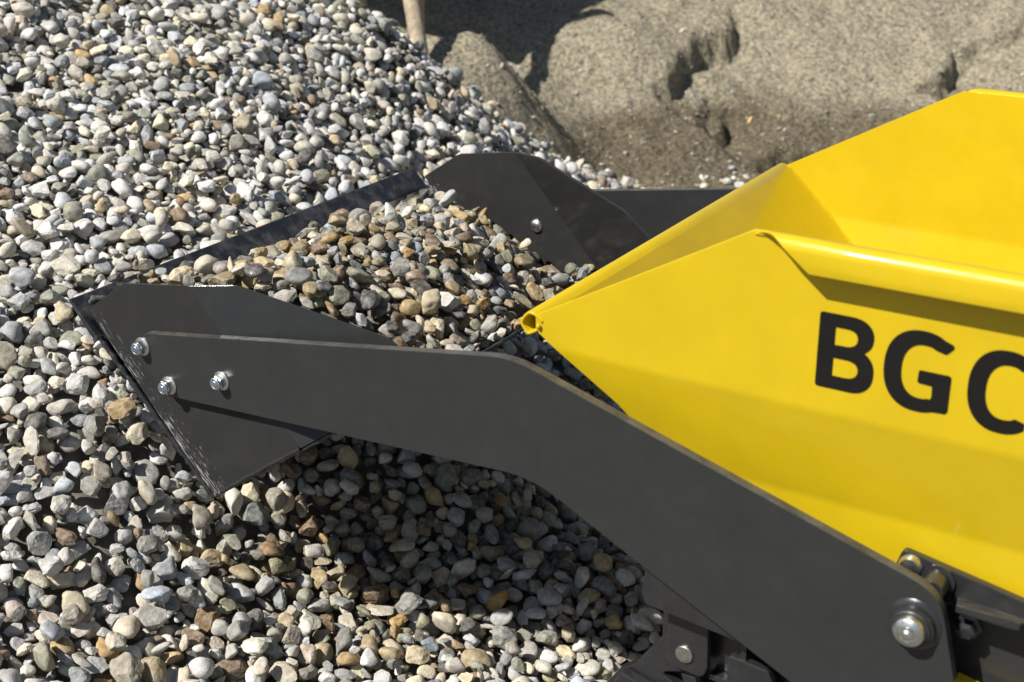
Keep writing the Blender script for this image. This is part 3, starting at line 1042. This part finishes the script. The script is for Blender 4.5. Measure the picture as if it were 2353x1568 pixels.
def settle(st, H, base, x0, y0, res, sampler, tries, sink=.10, normal=None):
    """drop ellipsoids one by one on a height grid, each rolling to a low spot"""
    ny, nx = H.shape
    pos = np.zeros((st.n, 3)); rots = np.zeros((st.n, 3, 3)); ok = np.zeros(st.n, bool)
    nz = np.tile([0., 0., 1.], (st.n, 1))
    tilt = np.abs(rng.normal(.28, .25, st.n))
    R0 = rand_rot(st.n, nz, tilt)
    for i in range(st.n):
        cx, cy = sampler(tries)
        if cx is None:
            continue
        ii = np.clip(((cx - x0) / res).astype(int), 2, nx - 3); jj = np.clip(((cy - y0) / res).astype(int), 2, ny - 3)
        k = int(np.argmin(H[jj, ii] - base[jj, ii]))
        x, y = cx[k], cy[k]
        I, J = ii[k], jj[k]
        # lean with the slope
        gxn = -(base[J, I + 2] - base[J, I - 2]) / (4 * res); gyn = -(base[J + 2, I] - base[J - 2, I]) / (4 * res)
        Rm = R0[i]
        nrm = np.array([gxn, gyn, 1.]); nrm /= np.linalg.norm(nrm)
        v = np.cross([0, 0, 1.], nrm); cth = nrm[2]
        vx = np.array([[0, -v[2], v[1]], [v[2], 0, -v[0]], [-v[1], v[0], 0]])
        Rm = (np.eye(3) + vx + vx @ vx / (1 + cth)) @ Rm
        A = Rm @ np.diag(1 / st.ax[i] ** 2) @ Rm.T
        hw = st.ax[i, 0]
        w = int(hw / res) + 1
        d = np.arange(-w, w + 1) * res
        DX, DY = np.meshgrid(d, d)
        bq = A[0, 2] * DX + A[1, 2] * DY
        cq = A[0, 0] * DX ** 2 + 2 * A[0, 1] * DX * DY + A[1, 1] * DY ** 2 - 1
        disc = bq * bq - A[2, 2] * cq
        inside = disc > 0
        if not inside.any():
            continue
        sq = np.sqrt(np.where(inside, disc, 0))
        lo = np.where(inside, (-bq - sq) / A[2, 2], 1e3)
        hi = np.where(inside, (-bq + sq) / A[2, 2], -1e3)
        def rest(I, J):
            if I - w < 0 or J - w < 0 or I + w >= nx or J + w >= ny:
                return 1e3
            return float((H[J - w:J + w + 1, I - w:I + w + 1] - lo).max())
        z = rest(I, J)
        step = max(1, int(hw * .5 / res))
        for _ in range(5):
            cand = [(rest(I + p * step, J + q * step), I + p * step, J + q * step) for p, q in ((1, 0), (-1, 0), (0, 1), (0, -1))]
            best = min(cand)
            if best[0] < z - 5e-4:
                z, I, J = best
            elif step > 1:
                step = 1
            else:
                break
        if z > 500:
            continue
        z -= sink * st.ax[i, 2]
        x, y = x0 + (I + rng.random() * .9) * res, y0 + (J + rng.random() * .9) * res
        blk = H[J - w:J + w + 1, I - w:I + w + 1]
        np.maximum(blk, z + hi, out=blk)
        pos[i] = (x, y, z); rots[i] = Rm; ok[i] = True
    st.pos, st.rot, st.ok = pos, rots, ok
    return st

def stone_verts(st, idx, sub):
    """unique stone shapes for the given indices -> (k, V, 3) in local stone axes"""
    V, F = ICO[sub]
    k = len(idx)
    v = np.tile(V[None], (k, 1, 1))
    ang = st.angular[idx]
    # low-frequency dents and bulges
    for fr, amp in ((1.5, .10), (2.6, .075), (4.2, .03)):
        for _ in range(2):
            dirs = rng.normal(0, fr, (k, 3)); ph = rng.uniform(0, 6.28, k)
            v = v * (1 + (amp * np.sin((V[None] * dirs[:, None]).sum(2) + ph[:, None]))[:, :, None])
    # flat broken faces
    for c in range(9):
        use = rng.random(k) < (.25 + .7 * ang)
        n = rng.normal(0, 1, (k, 3)); n /= np.linalg.norm(n, axis=1)[:, None]
        dist = np.where(use, rng.uniform(.46, .90, k), 9.)
        h = (v * n[:, None]).sum(2) - dist[:, None]
        soft = .86 + .13 * ang
        v = v - np.maximum(h, 0)[:, :, None] * n[:, None] * soft[:, None, None]
    # small roughness
    v = v * (1 + (.016 + .018 * ang)[:, None, None] * rng.normal(0, 1, (k, V.shape[0], 1)))
    ext = np.abs(v).max(1)
    v = v / ext[:, None] * st.ax[idx][:, None]
    return v, F

def stone_colours(st, wetness):
    n = st.n
    u = rng.random(n)
    iw = np.searchsorted(np.cumsum(P_WET), u); idr = np.searchsorted(np.cumsum(P_DRY), u)
    pick = np.where(rng.random(n) < wetness, iw, idr)
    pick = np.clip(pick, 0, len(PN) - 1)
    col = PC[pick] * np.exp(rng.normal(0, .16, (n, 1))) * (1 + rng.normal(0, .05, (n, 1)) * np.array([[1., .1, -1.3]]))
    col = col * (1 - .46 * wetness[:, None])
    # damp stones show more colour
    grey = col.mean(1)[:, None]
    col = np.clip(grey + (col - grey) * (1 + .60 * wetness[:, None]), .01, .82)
    st.col, st.pick = col, pick
    st.wet = np.clip(wetness * rng.uniform(.3, 1.2, n), 0, 1)
    return st

def build_stuff(name, st, idx, lod, parent=None):
    vs, fs, cs, sm = [], [], [], []
    off = 0
    for sub in sorted(set(lod[idx])):
        ii = idx[lod[idx] == sub]
        for c0 in range(0, len(ii), 1500):
            blk = ii[c0:c0 + 1500]
            v, F = stone_verts(st, blk, int(sub))
            wv = np.einsum('kij,kvj->kvi', st.rot[blk], v) + st.pos[blk][:, None]
            nV = wv.shape[1]
            vs.append(wv.reshape(-1, 3))
            fs.append((F[None] + (off + np.arange(len(blk)) * nV)[:, None, None]).reshape(-1, 3))
            rgba = np.concatenate([st.col[blk], st.wet[blk][:, None]], 1)
            cs.append(np.repeat(rgba, nV, axis=0))
            sm.append(np.repeat(st.angular[blk] < .52, F.shape[0]))
            off += len(blk) * nV
    V, F, C = np.concatenate(vs), np.concatenate(fs), np.concatenate(cs)
    me = bpy.data.meshes.new(name)
    me.vertices.add(len(V)); me.vertices.foreach_set("co", V.astype(np.float32).ravel())
    me.loops.add(F.size); me.loops.foreach_set("vertex_index", F.astype(np.int32).ravel())
    me.polygons.add(len(F))
    me.polygons.foreach_set("loop_start", np.arange(0, F.size, 3, dtype=np.int32))
    me.polygons.foreach_set("use_smooth", np.concatenate(sm))
    me.update(calc_edges=True)
    ca = me.color_attributes.new("stone", 'FLOAT_COLOR', 'POINT')
    ca.data.foreach_set("color", C.astype(np.float32).ravel())
    me.materials.append(M_STONE)
    o = bpy.data.objects.new(name, me)
    COL.objects.link(o)
    return o

def single_stone(name, st, i, sub=3):
    v, F = stone_verts(st, np.array([i]), sub)
    wv = (st.rot[i] @ v[0].T).T
    me = bpy.data.meshes.new(name)
    me.from_pydata(wv.tolist(), [], F.tolist())
    me.polygons.foreach_set("use_smooth", [bool(st.angular[i] < .52)] * len(me.polygons))
    ca = me.color_attributes.new("stone", 'FLOAT_COLOR', 'POINT')
    ca.data.foreach_set("color", np.tile([*st.col[i], st.wet[i]], (len(wv), 1)).astype(np.float32).ravel())
    me.materials.append(M_STONE)
    o = bpy.data.objects.new(name, me)
    o.location = st.pos[i]
    COL.objects.link(o)
    return o

# --- the pile on the ground
RES = .0040
X0, X1, Y0, Y1 = -2.75, -.05, -.75, 2.35
gxs, gys = np.arange(X0, X1, RES), np.arange(Y0, Y1, RES)
cx_, cy_ = np.meshgrid(np.arange(X0, X1, .03), np.arange(Y0, Y1, .03))
cz_ = ground_z(cx_, cy_)
# coarse surface -> fine grid (bilinear)
def upsample(xs, ys):
    fx = np.clip((xs - X0) / .03, 0, cx_.shape[1] - 1.001); fy = np.clip((ys - Y0) / .03, 0, cx_.shape[0] - 1.001)
    i, j = fx.astype(int), fy.astype(int)
    tx, ty = (fx - i)[None, :], (fy - j)[:, None]
    r0 = cz_[j][:, i] * (1 - tx) + cz_[j][:, i + 1] * tx
    r1 = cz_[j + 1][:, i] * (1 - tx) + cz_[j + 1][:, i + 1] * tx
    return r0 * (1 - ty) + r1 * ty
base = upsample(gxs, gys) - .019
H = base.copy() + .004 * rng.random(base.shape)
# where stones are wanted: the part of the pile the picture shows, with a margin
uu, vv, dd = project(np.stack([cx_, cy_, cz_], -1).reshape(-1, 3))
uu, vv, dd = (q.reshape(cx_.shape) for q in (uu, vv, dd))
want = (uu > -330) & (uu < 1950) & (vv > -260) & (vv < 1900) & (dd > .8)
want &= ~((uu > 1750) & (vv < 900))
# gravel thins out towards the sand
_sz = sand_z(cx_, cy_)
want &= (cz_ > _sz - .05) | (cy_ < 1.2)
want &= ~((cx_ > -.95) & (cy_ > 1.5))
wj, wi = np.nonzero(want)
AREA = len(wi) * .0009
def sample_ground(k):
    q = rng.integers(0, len(wi), k)
    return X0 + (wi[q] + rng.random(k)) * .03, Y0 + (wj[q] + rng.random(k)) * .03
NG = int(AREA * 4600)
pile = make_stones(NG, .0114)
settle(pile, H, base, X0, Y0, RES, sample_ground, 4)
dpt = project(pile.pos)[2]
# damp, freshly turned stones just below the bucket
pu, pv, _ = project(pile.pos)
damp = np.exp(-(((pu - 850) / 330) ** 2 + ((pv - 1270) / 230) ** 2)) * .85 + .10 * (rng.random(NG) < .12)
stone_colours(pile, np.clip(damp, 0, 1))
# nothing inside the bucket
rel = pile.pos[:, [0, 2]]
inb = ((rel - LIP) @ NI > -.012) & ((rel - HEEL) @ np.array([-ER[1], ER[0]]) > -.012) & (pile.pos[:, 1] > -.012) & (pile.pos[:, 1] < W + .012) & (rel[:, 0] < -.76)
pile.ok &= ~inb

# --- the load in the bucket
lc = [(-1.20, .03, -.556), (-1.08, .03, -.525), (-1.0, .06, -.522), (-.90, .09, -.545), (-.84, .12, -.580),
      (-1.225, .06, -.600), (-1.220, .14, -.612), (-1.205, .25, -.618), (-1.205, .42, -.624), (-1.21, .58, -.622), (-1.20, .66, -.630),
      (-1.12, .25, -.556), (-1.12, .45, -.574), (-1.06, .66, -.668), (-.98, .62, -.705), (-.88, .55, -.685), (-.83, .40, -.640), (-.80, .25, -.607),
      (-.80, .14, -.605), (-1.02, .25, -.514), (-1.0, .40, -.545), (-.92, .25, -.535), (-1.05, .55, -.612), (-.88, .40, -.622), (-1.15, .60, -.594)]
load_z = tps(lc, 5e-4)
LRES = .003
LX0, LX1, LY0, LY1 = -1.27, -.78, 0., W
lx, ly = np.arange(LX0, LX1, LRES), np.arange(LY0, LY1, LRES)
LXX, LYY = np.meshgrid(lx, ly)
lb = load_z(LXX, LYY) - .022
# side plates and blade bound the load
foldg = np.maximum(0, (LXX - CA[0]) * CN[0] + (np.minimum(lb, -.53) - CA[1]) * CN[1]) * TB
wall = np.minimum(LYY - foldg, W - LYY - foldg) - .004
floor_g = LIP[1] + (LXX - LIP[0]) / ED[0] * ED[1]
rear_g = HEEL[1] + (LXX - HEEL[0]) / ER[0] * ER[1]
lb = np.maximum(lb, np.maximum(floor_g, rear_g) + .001)
LH = lb.copy()
okc = (wall > .011) & (LXX > np.where(LYY < .06, -1.240, -1.224)) & (LXX < np.where(LYY > .45, -.93, np.where(LYY > .27, -.865, -.798)))
lj, li = np.nonzero(okc)
def sample_load(k):
    q = rng.integers(0, len(li), k)
    return lx[li[q]], ly[lj[q]]
LH[wall < .001] = lb[wall < .001] + .05
NL = 1700
load = make_stones(NL, .0097)
settle(load, LH, lb, LX0, LY0, LRES, sample_load, 5, sink=.12)
stone_colours(load, np.clip(rng.normal(.72, .22, NL), .15, 1))

# core sheet added under the load so that no light passes between the stones
cxs, cys = np.meshgrid(np.linspace(-1.245, -.80, 40), np.linspace(.006, W - .006, 50))
czs = load_z(cxs, cys) - .026
fg = np.maximum(0, (cxs - CA[0]) * CN[0] + (np.minimum(czs, -.53) - CA[1]) * CN[1]) * TB
cys = np.clip(cys, fg + .006, W - fg - .006)
czs = np.maximum(czs, np.maximum(LIP[1] + (cxs - LIP[0]) / ED[0] * ED[1], HEEL[1] + (cxs - HEEL[0]) / ER[0] * ER[1]) + .0015)

# ------------------------------------------------------------------ which stones show largest: those become things of their own
def machine_bvh():
    dg = bpy.context.evaluated_depsgraph_get()
    V, F = [], []
    objs = [o for o in bpy.data.objects if o.type == 'MESH' and o.parent is not None]
    for o in objs:
        e = o.evaluated_get(dg); me = e.to_mesh()
        n0 = len(V)
        mw = o.matrix_world
        V += [mw @ v.co for v in me.vertices]
        F += [[n0 + i for i in p.vertices] for p in me.polygons]
        e.to_mesh_clear()
    return BVHTree.FromPolygons(V, F)
bpy.context.view_layer.update()
BVH = machine_bvh()

def shown(sets):
    """rough coverage of each stone in the picture"""
    GW, GH = 588, 392
    zb = np.full((GH, GW), 1e9); who = np.full((GH, GW), -1, int)
    allp = np.concatenate([s.pos for s in sets]); rad = np.concatenate([s.ax[:, 1] for s in sets]); ok = np.concatenate([s.ok for s in sets])
    u, v, d = project(allp)
    u, v = u / 4, v / 4
    r = np.maximum(1.0, rad * 3190 / d / 4 * .9)
    cam_v = Vector(CAM)
    for i in np.argsort(d):
        if not ok[i] or d[i] < .5 or not (-4 < u[i] < GW + 4 and -4 < v[i] < GH + 4):
            continue
        a0, a1 = max(0, int(u[i] - r[i])), min(GW, int(u[i] + r[i]) + 1)
        b0, b1 = max(0, int(v[i] - r[i])), min(GH, int(v[i] + r[i]) + 1)
        if a1 <= a0 or b1 <= b0:
            continue
        yy, xx = np.mgrid[b0:b1, a0:a1]
        m_ = ((xx - u[i]) ** 2 + (yy - v[i]) ** 2 < r[i] ** 2) & (zb[b0:b1, a0:a1] > d[i])
        zb[b0:b1, a0:a1][m_] = d[i]; who[b0:b1, a0:a1][m_] = i
    cnt = np.bincount(who[who >= 0], minlength=len(allp))
    # hidden behind the machine?
    order = np.argsort(-cnt)
    keep = []
    for i in order:
        if cnt[i] < 12:
            break
        P = Vector(allp[i]); dv = P - cam_v
        hit = BVH.ray_cast(cam_v, dv.normalized(), dv.length - rad[i])
        if hit[0] is None and 0 < u[i] < GW and 0 < v[i] < GH:
            keep.append(i)
        if len(keep) >= 290:
            break
    return keep, u * 4, v * 4, cnt
keep, KU, KV, KC = shown([pile, load])
n_p = pile.n
lod = np.where(dpt < 1.93, 3, 2)
single_p = [i for i in keep if i < n_p]; single_l = [i - n_p for i in keep if i >= n_p]
mask_p = pile.ok.copy(); mask_p[single_p] = False
mask_l = load.ok.copy(); mask_l[single_l] = False
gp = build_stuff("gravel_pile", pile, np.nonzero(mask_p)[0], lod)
tag(gp, "pile of dry rounded river gravel sloping down from the upper left corner", "gravel", kind="stuff")
gl = build_stuff("gravel_load", load, np.nonzero(mask_l)[0], np.full(NL, 3))
tag(gl, "damp brown and grey gravel heaped in the loading bucket", "gravel", kind="stuff")
nxc, nyc = cxs.shape[1], cxs.shape[0]
core = mesh("load_core", np.stack([cxs, cys, czs], -1).reshape(-1, 3), [(j * nxc + i, j * nxc + i + 1, (j + 1) * nxc + i + 1, (j + 1) * nxc + i) for j in range(nyc - 1) for i in range(nxc - 1)], M_GROUND, smooth=True)
tag(core, "dark core sheet added under the stones in the bucket to block light", "grit", kind="stuff")

# coarse grit on the sand face
NGR = 3800
grit = make_stones(NGR, .0050)
gxr, gyr = rng.uniform(-2.6, .1, NGR), rng.uniform(1.75, 3.6, NGR)
grit.pos = np.stack([gxr, gyr, sand_z(gxr, gyr) + .001], 1)
grit.rot = rand_rot(NGR, np.tile([0., 0., 1.], (NGR, 1)), np.full(NGR, .5))
grit.ok = np.ones(NGR, bool)
stone_colours(grit, np.clip(rng.normal(.45, .25, NGR), 0, 1))
grit.col *= .8
gg = build_stuff("sand_grit", grit, np.arange(NGR), np.full(NGR, 1))
tag(gg, "coarse grains and small stones lying on the sand face", "grit", kind="stuff")

NST = 190
stray = make_stones(NST, .0095)
tt = .42 + .58 * np.sqrt(rng.random(NST)); sp2 = np.abs(rng.normal(0, .20, NST))
sxr = -2.08 + .80 * tt + sp2 * .5 + rng.normal(0, .06, NST); syr = 1.78 + .42 * tt + sp2
stray.pos = np.stack([sxr, syr, np.maximum(sand_z(sxr, syr), ground_z(sxr, syr)) + .004], 1)
stray.rot = rand_rot(NST, np.tile([0., 0., 1.], (NST, 1)), np.full(NST, .4))
stray.ok = np.ones(NST, bool)
stone_colours(stray, np.full(NST, .1))
gs = build_stuff("stray_gravel", stray, np.arange(NST), np.full(NST, 2))
tag(gs, "loose gravel strewn over the foot of the sand heap", "gravel", kind="stuff")

# --- labels
def shape_word(st, i):
    a, b, c = st.ax[i]
    if c / a < .42:
        return "flat"
    if st.angular[i] > .72:
        return "angular"
    if b / a < .70:
        return "long"
    return "rounded" if b / a > .86 else "oval"
def place_word(u, v, in_load):
    if in_load:
        if v < 520 and u > 700:
            return "in the bucket load near the far plate" if u > 1050 else "at the back of the bucket load near the blade"
        if u < 700:
            return "in the bucket load above the near plate"
        if u > 1150:
            return "in the bucket load near the hopper hem"
        if v > 680:
            return "in the bucket load just above the near arm"
        return "in the middle of the bucket load"
    if v > 1000:
        if v > 1380:
            if u < 330: return "on the gravel in the bottom left corner"
            if u < 700: return "on the gravel along the bottom edge, left"
            if u < 1050: return "on the gravel along the bottom edge, middle"
            return "on the gravel along the bottom edge beside the fork"
        if u < 330: return "on the sunlit gravel left below the bucket"
        if u < 620: return "on the sunlit gravel under the bucket's lowest corner"
        if u < 900: return "on the gravel where the bucket's shade begins"
        return "in the shade under the near arm"
    if u < 300 and v > 640:
        return "on the gravel left of the bucket's near plate"
    if v > 330:
        return "on the gravel slope left above the bucket blade" if u < 600 else "on the gravel slope behind the bucket blade"
    return "on the upper gravel slope"
items = []
for i in keep:
    ld = i >= n_p
    st, k = (load, i - n_p) if ld else (pile, i)
    size = st.ax[k, 0]
    items.append([i, f"{'large ' if size > .0172 else ''}{PN[st.pick[k]]} {shape_word(st, k)} pebble {place_word(KU[i], KV[i], ld)}"])
groups = {}
for it in items:
    groups.setdefault(it[1], []).append(it)
ORD = ["first", "second", "third", "fourth", "fifth", "sixth", "seventh", "eighth", "ninth", "tenth", "eleventh", "twelfth"]
for lab, g_ in groups.items():
    if len(g_) == 1:
        continue
    g_.sort(key=lambda it: KU[it[0]])
    for r, it in enumerate(g_):
        if len(g_) == 2:
            suf = ", left one" if r == 0 else ", right one"
        else:
            suf = ", leftmost" if r == 0 else ", rightmost" if r == len(g_) - 1 else f", {ORD[min(r, 11)]} from left"
        it[1] = lab + suf
for i, lab in items:
    ld = i >= n_p
    st, k = (load, i - n_p) if ld else (pile, i)
    o = single_stone("pebble", st, k)
    tag(o, " ".join(lab.split()[:16]), "pebble", "stones in the bucket" if ld else "stones of the gravel pile")

# ------------------------------------------------------------------ fallen leaves on the sand
def leaf(u, v, size, rz, label):
    P = sand_at(u, v)
    e = .01
    gx_ = (sand_z(np.array([P[0] + e]), np.array([P[1]])) - sand_z(np.array([P[0] - e]), np.array([P[1]])))[0] / (2 * e)
    gy_ = (sand_z(np.array([P[0]]), np.array([P[1] + e])) - sand_z(np.array([P[0]]), np.array([P[1] - e])))[0] / (2 * e)
    prof = [(0, 0), (.18, .16), (.42, .27), (.68, .22), (.88, .10), (1.0, 0)]
    vs, fs = [], []
    for t, w in prof:
        for s in (-1, 0, 1):
            x, y = (t - .5) * size, s * w * size
            c, q = math.cos(rz), math.sin(rz)
            X, Y = x * c - y * q, x * q + y * c
            zz = P[2] + gx_ * X + gy_ * Y + .008 + abs(s) * .10 * size + .25 * size * (t - .5) ** 2
            vs.append((P[0] + X, P[1] + Y, zz))
    for i in range(len(prof) - 1):
        for s in range(2):
            fs.append((i * 3 + s, i * 3 + s + 1, (i + 1) * 3 + s + 1, (i + 1) * 3 + s))
    o = mesh("fallen_leaf", vs, fs, M_LEAF, None, True)
    solid(o, .0008, 0)
    return tag(o, label, "leaf", "leaves on the sand")
leaf(1224, 156, .022, .4, "orange leaf on the sand beside the post's shadow")
leaf(1722, 284, .016, 1.0, "yellow leaf on the dark moist sand above the hopper's front corner")
